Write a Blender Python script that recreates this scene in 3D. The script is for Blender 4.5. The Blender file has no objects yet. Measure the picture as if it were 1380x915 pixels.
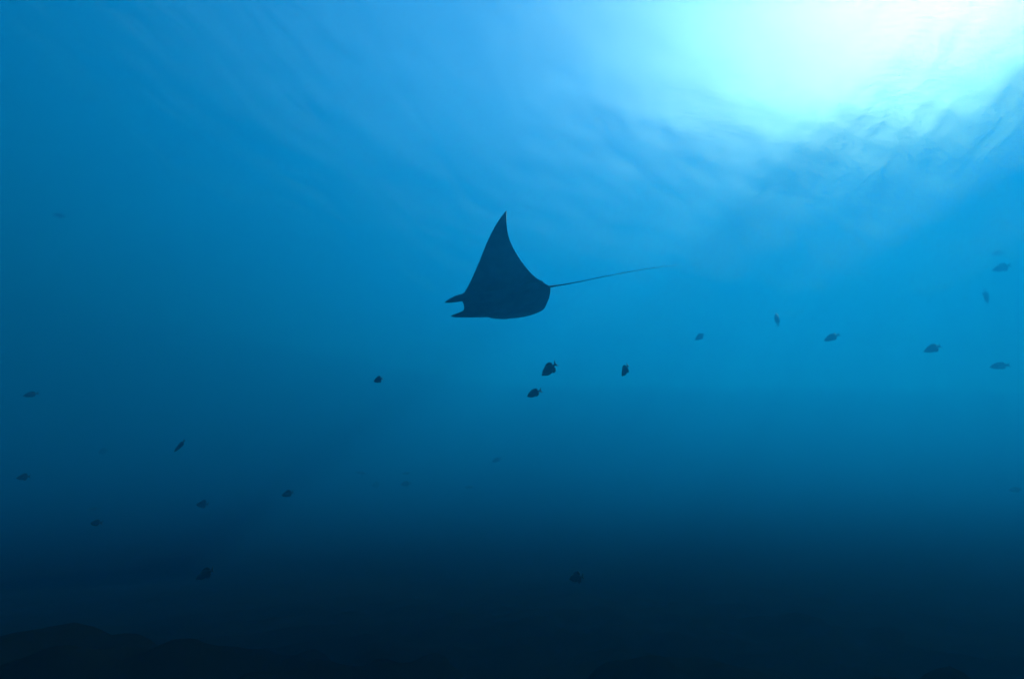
import bpy, bmesh, math, random
import numpy as np
from mathutils import Vector, Matrix

random.seed(7)
rng = np.random.default_rng(11)
SC = bpy.context.scene
COL = SC.collection

# ------------------------------------------------------------------ camera
PW, PH = 1380.0, 915.0
FPX = 600.0                                   # focal length in photograph pixels
PITCH, ROLL = math.radians(26.0), math.radians(9.0)
DEPTH = 27.0                                  # metres of water above the camera
cam_d = bpy.data.cameras.new('camera')
cam = bpy.data.objects.new('camera', cam_d)
COL.objects.link(cam)
cam_d.sensor_width = 36.0
cam_d.lens = FPX / PW * 36.0
cam_d.clip_start, cam_d.clip_end = 0.05, 3000.0
fwd = Vector((0, math.cos(PITCH), math.sin(PITCH)))
up0 = Vector((0, -math.sin(PITCH), math.cos(PITCH)))
right0 = Vector((1, 0, 0))
# picture right vector in world: rolled so that world up leans to the picture's right
RIGHT = (right0 * math.cos(ROLL) + up0 * math.sin(ROLL))
UP = (up0 * math.cos(ROLL) - right0 * math.sin(ROLL))
CAMLOC = Vector((0, 0, -DEPTH))
cam.matrix_world = Matrix((
    (RIGHT.x, UP.x, -fwd.x, CAMLOC.x),
    (RIGHT.y, UP.y, -fwd.y, CAMLOC.y),
    (RIGHT.z, UP.z, -fwd.z, CAMLOC.z),
    (0, 0, 0, 1)))
SC.camera = cam


def ray(px, py):
    return (RIGHT * (px - PW / 2) + UP * (PH / 2 - py) + fwd * FPX).normalized()


def at(px, py, dist):
    return CAMLOC + ray(px, py) * dist


# ------------------------------------------------------------------ light
SUN_PX = (1345, -70)
sd = ray(*SUN_PX)
SUN_EL = math.asin(sd.z)
SUN_AZ = math.atan2(sd.x, sd.y)               # from +Y towards +X
world = bpy.data.worlds.new('World')
SC.world = world
world.use_nodes = True
wt = world.node_tree
wt.nodes.clear()
sky = wt.nodes.new('ShaderNodeTexSky')
sky.sky_type = 'NISHITA'
sky.sun_disc = False
sky.air_density = 0.3
sky.dust_density = 0.8
sky.ozone_density = 0.5
sky.sun_elevation = SUN_EL
sky.sun_rotation = SUN_AZ
bg = wt.nodes.new('ShaderNodeBackground')
bg.inputs['Strength'].default_value = 0.05
wo = wt.nodes.new('ShaderNodeOutputWorld')
wt.links.new(sky.outputs[0], bg.inputs['Color'])
wt.links.new(bg.outputs[0], wo.inputs['Surface'])

sun_d = bpy.data.lights.new('sun', 'SUN')
sun_d.energy = 5.0
sun_d.angle = math.radians(0.5)
sun_d.color = (1.0, 0.96, 0.9)
sun = bpy.data.objects.new('sun', sun_d)
COL.objects.link(sun)
sun.rotation_euler = (-sd).to_track_quat('-Z', 'Y').to_euler()
sun.location = (0, 0, 40)

SC.view_settings.view_transform = 'Standard'
SC.view_settings.look = 'None'
SC.view_settings.exposure = 4.83
SC.view_settings.gamma = 1.0
cy = SC.cycles
cy.use_denoising = True
cy.volume_bounces = 1
cy.max_bounces = 12
cy.transparent_max_bounces = 12
cy.sample_clamp_indirect = 6.0


# ------------------------------------------------------------------ helpers
def mesh_obj(name, verts, faces, mat=None, smooth=True, parent=None):
    me = bpy.data.meshes.new(name)
    me.from_pydata([tuple(v) for v in verts], [], faces)
    me.update()
    if smooth:
        me.polygons.foreach_set('use_smooth', [True] * len(me.polygons))
    o = bpy.data.objects.new(name, me)
    COL.objects.link(o)
    if mat:
        me.materials.append(mat)
    if parent:
        o.parent = parent
    return o


def grid_obj(name, xs, ys, Z, mat):
    ny, nx = Z.shape
    X, Y = np.meshgrid(xs, ys)
    co = np.stack([X, Y, Z], -1).reshape(-1, 3).astype(np.float32)
    idx = np.arange(nx * ny).reshape(ny, nx)
    q = np.stack([idx[:-1, :-1], idx[:-1, 1:], idx[1:, 1:], idx[1:, :-1]], -1).reshape(-1)
    me = bpy.data.meshes.new(name)
    n = (nx - 1) * (ny - 1)
    me.vertices.add(nx * ny)
    me.vertices.foreach_set('co', co.ravel())
    me.loops.add(n * 4)
    me.loops.foreach_set('vertex_index', q.astype(np.int32))
    me.polygons.add(n)
    me.polygons.foreach_set('loop_start', np.arange(n, dtype=np.int32) * 4)
    me.polygons.foreach_set('use_smooth', np.ones(n, dtype=bool))
    me.update(calc_edges=True)
    me.materials.append(mat)
    o = bpy.data.objects.new(name, me)
    COL.objects.link(o)
    return o


def graded(lo, hi, step, far, growth=1.12):
    a = list(np.arange(lo, hi + step / 2, step))
    s, x = step, a[-1]
    while x < far:
        s *= growth
        x += s
        a.append(x)
    s, x = step, a[0]
    b = []
    while x > -far:
        s *= growth
        x -= s
        b.append(x)
    return np.array(b[::-1] + a)


def mat_new(name):
    m = bpy.data.materials.new(name)
    m.use_nodes = True
    m.node_tree.nodes.clear()
    return m, m.node_tree.nodes, m.node_tree.links


# ------------------------------------------------------------------ sea water (the haze box)
FAR = 230.0
SIG_S = (0.0001, 0.0070, 0.0275)             # scattering per metre
SIG_A = (0.090, 0.0640, 0.0592)              # absorption per metre
DENS = 0.16
mw, nd, lk = mat_new('sea_water')
pv = nd.new('ShaderNodeVolumePrincipled')
col = [s / DENS for s in SIG_S]
ab = [max(0.0, 1 - (a / DENS) / (1 - c)) ** 2 for a, c in zip(SIG_A, col)]
pv.inputs['Color'].default_value = (*col, 1)
pv.inputs['Absorption Color'].default_value = (*ab, 1)
pv.inputs['Density'].default_value = DENS
pv.inputs['Anisotropy'].default_value = 0.22
out = nd.new('ShaderNodeOutputMaterial')
lk.new(pv.outputs[0], out.inputs['Volume'])
R_, B_, T_ = FAR + 20, -36.0, 1.6
hz = mesh_obj('haze',
              [(-R_, -R_, B_), (R_, -R_, B_), (R_, R_, B_), (-R_, R_, B_),
               (-R_, -R_, T_), (R_, -R_, T_), (R_, R_, T_), (-R_, R_, T_)],
              [(3, 2, 1, 0), (4, 5, 6, 7), (0, 1, 5, 4), (1, 2, 6, 5), (2, 3, 7, 6), (3, 0, 4, 7)], mw, smooth=False)
hz['kind'] = 'stuff'
hz['label'] = 'clear blue sea water filling the whole view'

# ------------------------------------------------------------------ water surface seen from below
ms, nd, lk = mat_new('water_surface')
geo = nd.new('ShaderNodeNewGeometry')
nz = nd.new('ShaderNodeTexNoise')
nz.inputs['Scale'].default_value = 3.4
nz.inputs['Detail'].default_value = 2.0
nz.inputs['Roughness'].default_value = 0.55
mp = nd.new('ShaderNodeMapping')
mp.inputs['Rotation'].default_value = (0, 0, math.radians(25))
mp.inputs['Scale'].default_value = (0.7, 1.5, 1.0)
lk.new(geo.outputs['Position'], mp.inputs['Vector'])
lk.new(mp.outputs[0], nz.inputs['Vector'])
bp = nd.new('ShaderNodeBump')
bp.inputs['Strength'].default_value = 0.5
bp.inputs['Distance'].default_value = 0.055
lk.new(nz.outputs['Fac'], bp.inputs['Height'])
# capillary ripples, a few centimetres long and far finer than a pixel: they only blur what is seen through the surface
cap = nd.new('ShaderNodeTexNoise')
cap.inputs['Scale'].default_value = 90.0
cap.inputs['Detail'].default_value = 0.0
lk.new(geo.outputs['Position'], cap.inputs['Vector'])
v1 = nd.new('ShaderNodeVectorMath')
v1.operation = 'SUBTRACT'
v1.inputs[1].default_value = (0.5, 0.5, 0.5)
lk.new(cap.outputs['Color'], v1.inputs[0])
v2 = nd.new('ShaderNodeVectorMath')
v2.operation = 'MULTIPLY_ADD'
v2.inputs[1].default_value = (0.9, 0.9, 0.0)
lk.new(v1.outputs[0], v2.inputs[0])
lk.new(bp.outputs[0], v2.inputs[2])
v3 = nd.new('ShaderNodeVectorMath')
v3.operation = 'NORMALIZE'
lk.new(v2.outputs[0], v3.inputs[0])
fr = nd.new('ShaderNodeFresnel')
fr.inputs['IOR'].default_value = 1.333
lk.new(v3.outputs[0], fr.inputs['Normal'])
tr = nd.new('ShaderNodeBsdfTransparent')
# noise in the transparent colour stands in for wave focusing and light shafts
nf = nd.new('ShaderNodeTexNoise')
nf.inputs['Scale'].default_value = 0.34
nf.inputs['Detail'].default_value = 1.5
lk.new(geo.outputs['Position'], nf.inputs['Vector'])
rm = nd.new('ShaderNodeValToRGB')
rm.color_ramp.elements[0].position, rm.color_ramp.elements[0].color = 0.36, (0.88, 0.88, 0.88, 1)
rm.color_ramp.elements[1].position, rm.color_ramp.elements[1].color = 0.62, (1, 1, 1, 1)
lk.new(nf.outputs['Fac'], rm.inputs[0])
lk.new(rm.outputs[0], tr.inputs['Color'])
rf = nd.new('ShaderNodeBsdfRefraction')
rf.inputs['IOR'].default_value = 1.5
rf.inputs['Roughness'].default_value = 1.0
gl = nd.new('ShaderNodeBsdfGlossy')
gl.inputs['Roughness'].default_value = 0.08
lk.new(v3.outputs[0], gl.inputs['Normal'])
mx1 = nd.new('ShaderNodeMixShader')
mx1.inputs[0].default_value = 0.048
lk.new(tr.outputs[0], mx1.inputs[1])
lk.new(rf.outputs[0], mx1.inputs[2])
mx2 = nd.new('ShaderNodeMixShader')
lk.new(fr.outputs[0], mx2.inputs[0])
lk.new(mx1.outputs[0], mx2.inputs[1])
lk.new(gl.outputs[0], mx2.inputs[2])
out = nd.new('ShaderNodeOutputMaterial')
lk.new(mx2.outputs[0], out.inputs['Surface'])

xs = graded(-52, 44, 0.25, FAR)
ys = graded(2, 70, 0.25, FAR)
X, Y = np.meshgrid(xs, ys)
Z = np.zeros_like(X)
WIND = math.radians(-35)
for i in range(46):
    lam = 1.0 * (20.0 / 1.0) ** (rng.random())
    th = WIND + rng.normal(0, 0.55)
    k = 2 * math.pi / lam
    amp = 0.013 / k * min(1.0, (lam / 2.0) ** 0.2)
    fade = np.ones_like(X)
    # short waves die out where the mesh is too coarse to hold them
    d = np.maximum(np.maximum(np.abs(X + 4) - 48, np.abs(Y - 36) - 34), 0)
    fade = np.exp(-d / (lam * 6))
    Z += amp * fade * np.sin(k * (X * math.cos(th) + Y * math.sin(th)) + rng.random() * 6.283)
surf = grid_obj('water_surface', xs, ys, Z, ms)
surf['kind'] = 'structure'

# ------------------------------------------------------------------ seabed
mb, nd, lk = mat_new('reef_rock')
geo = nd.new('ShaderNodeNewGeometry')
n1 = nd.new('ShaderNodeTexNoise')
n1.inputs['Scale'].default_value = 1.3
n1.inputs['Detail'].default_value = 6
lk.new(geo.outputs['Position'], n1.inputs['Vector'])
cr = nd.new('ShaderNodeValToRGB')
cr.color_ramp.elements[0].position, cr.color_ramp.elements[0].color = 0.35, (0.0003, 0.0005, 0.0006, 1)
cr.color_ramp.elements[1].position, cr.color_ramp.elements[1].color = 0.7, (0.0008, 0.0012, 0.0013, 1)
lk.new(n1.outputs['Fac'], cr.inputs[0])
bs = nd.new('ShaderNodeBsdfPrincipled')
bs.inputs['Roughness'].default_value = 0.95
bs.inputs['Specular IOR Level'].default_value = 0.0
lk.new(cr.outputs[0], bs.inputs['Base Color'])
out = nd.new('ShaderNodeOutputMaterial')
lk.new(bs.outputs[0], out.inputs['Surface'])

xs = graded(-3.2, 3.2, 0.03, FAR, 1.05)
ys = graded(-0.5, 4, 0.03, FAR, 1.05)
X, Y = np.meshgrid(xs, ys)


def sines(X, Y, lo, hi, n, seed):
    r = np.random.default_rng(seed)
    z = np.zeros_like(X)
    for _ in range(n):
        lam = lo * (hi / lo) ** r.random()
        th = r.random() * 6.283
        z += lam * np.sin(6.283 / lam * (X * math.cos(th) + Y * math.sin(th)) + r.random() * 6.283)
    return z / math.sqrt(n)


R = np.hypot(X, Y)
near = np.exp(-np.maximum(R - 2.4, 0) / 1.0)
Ye = np.maximum(Y + 0.25 * np.abs(X), 0)                  # added slope climbing ahead and rightwards, shaped to darken the lower water
Z = -0.40 + 0.03 * Ye + 0.0060 * Ye ** 2 + 0.155 * 60 * np.tanh(X / 60)
Z = 24.0 - np.logaddexp(0, (24.0 - Z) * 0.4) / 0.4        # the added slope levels out under the surface
# a rocky ledge runs round in front of the diver
AZ = np.degrees(np.arctan2(X, np.maximum(Y, 0.05)))
az_k = [-60, -43.3, -39.5, -35.1, -29.4, -24.2, -20.5, -14.8, -9.4, -4.6, -1.4, 6.3, 13.8, 18.2, 25.3, 31.1, 36.9, 44.4, 47.7, 51.5, 70]
el_k = [-11.3, -11.9, -11.5, -11.0, -10.8, -11.7, -11.1, -11.2, -11.7, -12.3, -13.0, -11.9, -9.2, -7.7, -6.5, -6.3, -4.9, -3.2, -2.8, -2.2, -1.2]
crest = np.tan(np.radians(np.interp(AZ, az_k, el_k))) * 1.5
Zc = crest - 0.5 * np.abs(R - 1.5) ** 1.6 * np.where(R > 1.5, 1.0, 0.6)
rough = 0.055 * np.abs(sines(X, Y, 0.3, 0.9, 18, 4)) + 0.09 * sines(X, Y, 0.12, 0.35, 20, 5)
Z = np.maximum(Z, Zc + rough * 0.7) + near * rough * 0.5
Z += -DEPTH
Z -= 1.0 * np.exp(-(X ** 2 + (Y + 0.2) ** 2) / 1.0 ** 2)  # hollow under the diver
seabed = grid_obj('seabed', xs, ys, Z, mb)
seabed['kind'] = 'structure'

# ------------------------------------------------------------------ devil ray
def skin_mat(name, dark, light, scale):
    m, nd, lk = mat_new(name)
    tc = nd.new('ShaderNodeTexCoord')
    n = nd.new('ShaderNodeTexNoise')
    n.inputs['Scale'].default_value = scale
    n.inputs['Detail'].default_value = 5
    lk.new(tc.outputs['Object'], n.inputs['Vector'])
    r = nd.new('ShaderNodeValToRGB')
    r.color_ramp.elements[0].position, r.color_ramp.elements[0].color = 0.35, (*dark, 1)
    r.color_ramp.elements[1].position, r.color_ramp.elements[1].color = 0.70, (*light, 1)
    lk.new(n.outputs['Fac'], r.inputs[0])
    b = nd.new('ShaderNodeBsdfPrincipled')
    b.inputs['Roughness'].default_value = 0.6
    b.inputs['Specular IOR Level'].default_value = 0.2
    lk.new(r.outputs[0], b.inputs['Base Color'])
    o = nd.new('ShaderNodeOutputMaterial')
    lk.new(b.outputs[0], o.inputs['Surface'])
    return m


RAY_DIST = 6.0
PXM = RAY_DIST / FPX                       # metres per photograph pixel at the ray


def rp(px, py, z=0.0):
    """Point in the ray's own frame (x tailwards, y to the raised wing, z to the belly side), in metres."""
    k = (RAY_DIST - z * PXM) / FPX
    return np.array([(px - 690) * k + 14 * PXM, (457.5 - py) * k - 52.5 * PXM, z * PXM])


# cross rows of the disc from the raised wing tip over the body to the wing that reaches away
ROWS = [
    (682.2, 284.0, 682.8, 285.0, 6), (678.5, 288.3, 682.7, 291.0, 8), (673.5, 295.0, 682.5, 299.0, 11),
    (667.5, 304.0, 683.3, 308.5, 14), (661.5, 315.5, 685.2, 319.0, 17), (655.0, 329.0, 688.7, 329.0, 19),
    (647.5, 349.0, 694.5, 340.0, 20), (640.0, 366.5, 704.0, 354.5, 20), (632.5, 383.0, 716.0, 369.6, 18),
    (627.0, 392.6, 726.0, 377.2, 14), (624.0, 396.6, 728.0, 377.6, 13), (616.3, 397.4, 729.5, 378.0, 12), (605.5, 402.6, 732.0, 379.0, 11),
    (595.5, 409.4, 733.0, 381.5, 10), (610.0, 407.0, 736.5, 383.0, 8), (620.8, 404.6, 739.0, 385.0, 6),
    (623.5, 406.5, 741.0, 386.4, 4), (624.8, 411.0, 742.2, 390.0, 0), (625.6, 415.5, 741.8, 394.5, -4),
    (625.0, 419.0, 741.0, 398.5, -7), (616.0, 422.6, 740.2, 401.5, -9), (603.5, 426.8, 739.2, 404.6, -11),
    (616.0, 427.4, 737.5, 408.0, -14), (628.0, 426.9, 735.8, 412.5, -18), (636.0, 426.5, 732.6, 418.4, -24),
    (650.0, 425.2, 721.0, 423.2, -40), (657.0, 427.2, 709.0, 426.6, -62), (662.0, 428.4, 700.0, 428.4, -80),
    (667.0, 428.8, 692.0, 428.0, -98), (671.0, 429.0, 689.0, 428.6, -112), (675.0, 429.2, 687.0, 429.0, -122),
    (679.0, 429.4, 686.0, 429.2, -130), (684.0, 429.4, 684.6, 429.4, -138)]
NU = 30
rows = np.array(ROWS, float)
LE = np.array([rp(r[0], r[1], r[4]) for r in rows])
TE = np.array([rp(r[2], r[3], r[4]) for r in rows])
uu = (1 - np.cos(np.linspace(0, math.pi, NU))) / 2
mid = LE[:, None, :] + (TE - LE)[:, None, :] * uu[None, :, None]
lat = np.gradient(mid, axis=0)
chd = np.gradient(mid, axis=1)
nor = np.cross(chd, lat)
nor /= np.maximum(np.linalg.norm(nor, axis=-1, keepdims=True), 1e-9)
for _ in range(3):
    nor[1:-1] = (nor[:-2] + nor[1:-1] * 2 + nor[2:]) / 4
    nor /= np.maximum(np.linalg.norm(nor, axis=-1, keepdims=True), 1e-9)
chord = np.linalg.norm(TE - LE, axis=-1)
arc = np.concatenate([[0], np.cumsum(np.linalg.norm(np.diff(mid[:, NU // 2], axis=0), axis=-1))])
arc = np.abs(arc - arc[17]) / PXM                       # pixels of span away from the backbone
half = (1.6 + 10.5 * np.exp(-(arc / 24.0) ** 2) + 2.6 * np.exp(-(arc / 70.0) ** 2)) * PXM
prof = 2.2 * (np.sqrt(uu) * (1 - uu) ** 0.9)
dle = uu[None, :] * chord[:, None]
dte = (1 - uu)[None, :] * chord[:, None]
head = np.maximum(0, mid[:, :, 0] - LE[17, 0])
th = half[:, None] * prof[None, :]
th = np.minimum(th, 0.30 * dle + 0.5 * PXM)
th = np.minimum(th, 0.16 * dte + 0.35 * PXM)
th = np.minimum(th, 1.3 * PXM + 0.55 * head)             # the head fins ahead of the mouth stay thin
top, bot = mid - nor * th[..., None], mid + nor * th[..., None]
nr = len(rows)
verts = list(top.reshape(-1, 3)) + list(bot.reshape(-1, 3))
faces = []
off = nr * NU
for i in range(nr - 1):
    for j in range(NU - 1):
        a, b, c, d = i * NU + j, i * NU + j + 1, (i + 1) * NU + j + 1, (i + 1) * NU + j
        faces.append((a, b, c, d))
        faces.append((off + d, off + c, off + b, off + a))
    for j in (0, NU - 1):
        a, d = i * NU + j, (i + 1) * NU + j
        faces.append((a, d, off + d, off + a) if j == 0 else (d, a, off + a, off + d))
for i in (0, nr - 1):
    for j in range(NU - 1):
        a, b = i * NU + j, i * NU + j + 1
        faces.append((b, a, off + a, off + b) if i == 0 else (a, b, off + b, off + a))


def tube(pts, rad, n=8):
    pts = np.array(pts)
    base = len(verts)
    tg = np.gradient(pts, axis=0)
    for p, t, r in zip(pts, tg, rad):
        t = t / np.linalg.norm(t)
        e1 = np.cross(t, (0, 0, 1.0))
        e1 /= np.linalg.norm(e1)
        e2 = np.cross(t, e1)
        for k in range(n):
            a = 2 * math.pi * k / n
            verts.append(p + r * (math.cos(a) * e1 + math.sin(a) * e2))
    for i in range(len(pts) - 1):
        for k in range(n):
            a, b = base + i * n + k, base + i * n + (k + 1) % n
            faces.append((a, b, b + n, a + n))
    faces.append(tuple(base + k for k in range(n))[::-1])
    faces.append(tuple(base + (len(pts) - 1) * n + k for k in range(n)))


tail_px = [(733, 387.6, 0), (741.2, 386.3, 0), (752, 384.8, 0), (763.5, 383.0, 1), (777, 380.4, 1), (791, 377.7, 2),
           (815.5, 372.5, 3), (843, 367.3, 4), (873.7, 361.9, 5), (901, 358.6, 6), (916, 356.6, 6)]
tube([rp(*p) for p in tail_px], np.array([2.6, 1.7, 1.0, 0.85, 0.7, 0.6, 0.52, 0.45, 0.35, 0.25, 0.12]) * PXM)

skin = skin_mat('ray_skin', (0.020, 0.020, 0.022), (0.15, 0.15, 0.155), 2.2)
ray_body = mesh_obj('devil_ray', verts, faces, skin)
bmm = bmesh.new()
bmm.from_mesh(ray_body.data)
bmesh.ops.remove_doubles(bmm, verts=bmm.verts, dist=0.0002)
bmesh.ops.recalc_face_normals(bmm, faces=bmm.faces)
bmm.to_mesh(ray_body.data)
bmm.free()
sub = ray_body.modifiers.new('smooth', 'SUBSURF')
sub.levels = sub.render_levels = 1
c0 = at(676, 405, 1.0) - CAMLOC
c0 = CAMLOC + c0 * (RAY_DIST / c0.dot(fwd))
# axes of the ray's own frame: sheared nowhere, it simply faces the diver with its belly
vdir = (CAMLOC - c0).normalized()
ray_body.matrix_world = Matrix((
    (RIGHT.x, UP.x, -fwd.x, c0.x), (RIGHT.y, UP.y, -fwd.y, c0.y), (RIGHT.z, UP.z, -fwd.z, c0.z), (0, 0, 0, 1)))
ray_body['label'] = 'dark devil ray with one wing raised and a long whip tail'
ray_body['category'] = 'ray'

# ------------------------------------------------------------------ reef fish
fish_skin = skin_mat('fish_skin', (0.0025, 0.003, 0.0035), (0.006, 0.0065, 0.007), 30.0)


def fish_mesh(name, deep, wide, bend, fin):
    """A fish one metre long, head towards +x, back towards +z."""
    st = np.array([0, .03, .08, .15, .24, .35, .47, .58, .68, .76, .82, .87])
    hh = np.array([.02, .14, .33, .58, .83, .98, 1.0, .87, .62, .36, .21, .17]) * deep / 2
    ww = np.array([.03, .22, .45, .72, .92, 1.0, .93, .75, .5, .28, .15, .09]) * wide / 2
    n = 12
    V, F = [], []

    def curve(x):
        return bend * (x - 0.35) ** 2 * (1 if x > 0.35 else 0.25)
    for x, h, w in zip(st, hh, ww):
        for k in range(n):
            a = 2 * math.pi * k / n
            V.append((0.45 - x, curve(x) + w * math.cos(a), h * math.sin(a) * (1.0 if math.sin(a) > 0 else 0.95)))
    for i in range(len(st) - 1):
        for k in range(n):
            a, b = i * n + k, i * n + (k + 1) % n
            F.append((a, a + n, b + n, b))
    F.append(tuple(range(n)))
    F.append(tuple((len(st) - 1) * n + k for k in range(n))[::-1])

    def plate(pts, y0=None, t=0.007, dy=0.0):
        b = len(V)
        m = len(pts)
        for s in (1, -1):
            for (x, z) in pts:
                V.append((0.45 - x, (curve(x) if y0 is None else y0) + s * t + dy * abs(z), z))
        F.append(tuple(b + k for k in range(m))[::-1])
        F.append(tuple(b + m + k for k in range(m)))
        for k in range(m):
            k2 = (k + 1) % m
            F.append((b + k, b + k2, b + m + k2, b + m + k))
    d = deep / 2
    plate([(.83, .09 * deep), (.90, .20 * deep), (1.0, .44 * deep), (.955, .12 * deep), (.94, 0), (.955, -.12 * deep),
           (1.0, -.42 * deep), (.90, -.19 * deep), (.83, -.09 * deep)])                                    # tail fin
    plate([(.33, d * .94), (.46, d * 1.0), (.60, d * .80), (.76, d * .36), (.80, d * .62), (.70, d * (1.0 + fin)),
           (.56, d * (1.12 + fin)), (.42, d * (1.10 + fin * .5))][::-1])                                   # back fin
    plate([(.50, -d * .93), (.62, -d * .72), (.76, -d * .34), (.80, -d * .58), (.70, -d * (.96 + fin)), (.58, -d * (1.05 + fin))])   # anal fin
    for s in (1, -1):
        plate([(.27, -.03), (.30, -.12 * deep), (.42, -.22 * deep), (.43, -.10 * deep), (.33, .02)], y0=s * wide * .5, t=0.004)
    me = bpy.data.meshes.new(name)
    me.from_pydata(V, [], F)
    me.polygons.foreach_set('use_smooth', [len(p.vertices) == 4 and i < (len(st) - 1) * n for i, p in enumerate(me.polygons)])
    me.materials.append(fish_skin)
    me.update()
    return me


DEEP = [fish_mesh('reef_fish', .46, .17, .25, .22), fish_mesh('reef_fish', .42, .18, -.35, .12), fish_mesh('reef_fish', .50, .16, .05, .30)]
SLIM = [fish_mesh('slender_fish', .25, .15, .3, .10), fish_mesh('slender_fish', .22, .14, -.3, .15)]
# px, py, length in px, heading in the picture (degrees, 0 = right, 90 = up), turn away from the diver, metres away, mesh, label
FISH = [
    (739.5, 498.5, 30, 219, 15, 2.7, DEEP[0], 'largest dark reef fish, below the ray and heading down to the left'),
    (718.5, 530.5, 23, 205, 25, 3.0, DEEP[1], 'dark reef fish just below the largest fish, nose to the left'),
    (842.0, 500.0, 20, 240, 30, 3.3, DEEP[2], 'reef fish diving steeply, level with and right of the largest fish'),
    (942.5, 454.5, 16, 215, 25, 4.6, DEEP[0], 'small blue-looking fish left of the upright fish under the tail tip'),
    (1047.0, 429.0, 19, 100, 40, 4.4, SLIM[0], 'fish hanging upright, right of and below the tail tip'),
    (1119.5, 455.5, 21, 208, 20, 4.2, DEEP[1], 'dark oval fish right of the upright fish'),
    (1255.5, 470.5, 22, 205, 15, 4.0, DEEP[0], 'dark deep-bodied fish near the right edge, alone in blue water'),
    (1345.0, 493.5, 21, 190, 20, 4.8, DEEP[1], 'hazy level fish close to the right edge, below the other right-edge fish'),
    (1348.5, 361.5, 21, 205, 15, 7.5, DEEP[2], 'pale hazy fish highest of those by the right edge, clearer than the smudge above it'),
    (1329.0, 400.0, 24, 283, 20, 7.5, SLIM[1], 'pale slender fish pointing straight down by the right edge'),
    (1344.0, 341.5, 15, 190, 20, 11.0, DEEP[0], 'barely visible smudge of a fish just above a clearer hazy fish'),
    (1366.5, 660.0, 14, 185, 30, 5.0, DEEP[1], 'faint fish at the right edge low in dark blue water'),
    (509.5, 512.0, 15, 200, 35, 3.2, DEEP[0], 'small dark fish alone, lower left of the ray'),
    (242.0, 601.5, 22, 236, 20, 2.5, SLIM[0], 'dark fish with a raised tail, boldest on the left side'),
    (40.0, 532.0, 16, 195, 25, 6.0, DEEP[1], 'hazy fish near the left edge, upper one of the left-edge pair'),
    (30.5, 643.0, 15, 190, 20, 3.0, DEEP[2], 'hazy fish near the left edge, lower one of the left-edge pair'),
    (387.0, 665.5, 17, 198, 20, 2.6, DEEP[0], 'dark small fish right of two others in the lower left water'),
    (272.0, 679.5, 16, 185, 25, 2.7, DEEP[2], 'small dim fish straight above the fish that skims the reef'),
    (128.0, 704.5, 12, 183, 50, 2.1, DEEP[1], 'dark level fish low on the left above the reef'),
    (275.5, 774.0, 25, 212, 25, 2.0, DEEP[0], 'dim fish skimming lowest over the dark reef on the left'),
    (776.0, 778.5, 23, 190, 20, 1.8, DEEP[2], 'dark round fish low in the middle, just above the reef'),
    (138.0, 608.0, 12, 200, 40, 7.5, DEEP[2], 'ghostly small fish left of the raised-tail fish'),
    (124.0, 686.0, 14, 185, 25, 4.2, SLIM[1], 'ghostly fish right above the dark level fish on the left'),
    (546.0, 652.0, 15, 188, 20, 4.6, DEEP[1], 'faint fish below another in the close pair at bottom centre'),
    (547.0, 637.5, 13, 185, 20, 6.0, SLIM[0], 'faint fish above another in the close pair at bottom centre'),
    (486.0, 637.0, 17, 170, 20, 6.0, SLIM[1], 'faint slim fish left of the close pair'),
    (506.0, 653.5, 12, 190, 30, 6.2, DEEP[0], 'faintest small fish between the close pair and a slim fish'),
    (632.0, 656.0, 16, 184, 20, 6.0, SLIM[0], 'faint level fish right of the close pair'),
    (668.5, 620.0, 15, 200, 20, 6.5, DEEP[1], 'faint fish above and right of the close pair'),
    (78.5, 290.5, 13, 160, 25, 15.5, DEEP[1], 'faint lone fish high up near the left edge'),
]
for px, py, ln, head_deg, yaw, dist, me, label in FISH:
    dist *= 1.4 if py > 730 else (2.8 if py > 590 else (2.1 if px < 900 else 5.5 - 0.22 * dist))
    ln *= 0.9
    o = bpy.data.objects.new(me.name.split('.')[0], me)
    COL.objects.link(o)
    a, yw = math.radians(head_deg), -math.radians(yaw)
    view = ray(px, py)
    rt = (RIGHT - view * RIGHT.dot(view)).normalized()
    upv = rt.cross(view)
    ax = ((rt * math.cos(a) + upv * math.sin(a)) * math.cos(yw) - view * math.sin(yw)).normalized()
    back = upv if abs(math.cos(a)) > 0.45 else (rt if math.sin(a) < 0 else -rt)
    side = back.cross(ax).normalized()
    back = ax.cross(side).normalized()
    s = ln / FPX * dist * view.dot(fwd) / math.cos(yw)
    p = at(px, py, dist)
    o.matrix_world = Matrix((
        (ax.x * s, side.x * s, back.x * s, p.x), (ax.y * s, side.y * s, back.y * s, p.y),
        (ax.z * s, side.z * s, back.z * s, p.z), (0, 0, 0, 1)))
    o['label'] = label
    o['category'] = 'fish'
    o['group'] = 'small reef fish scattered through the water'
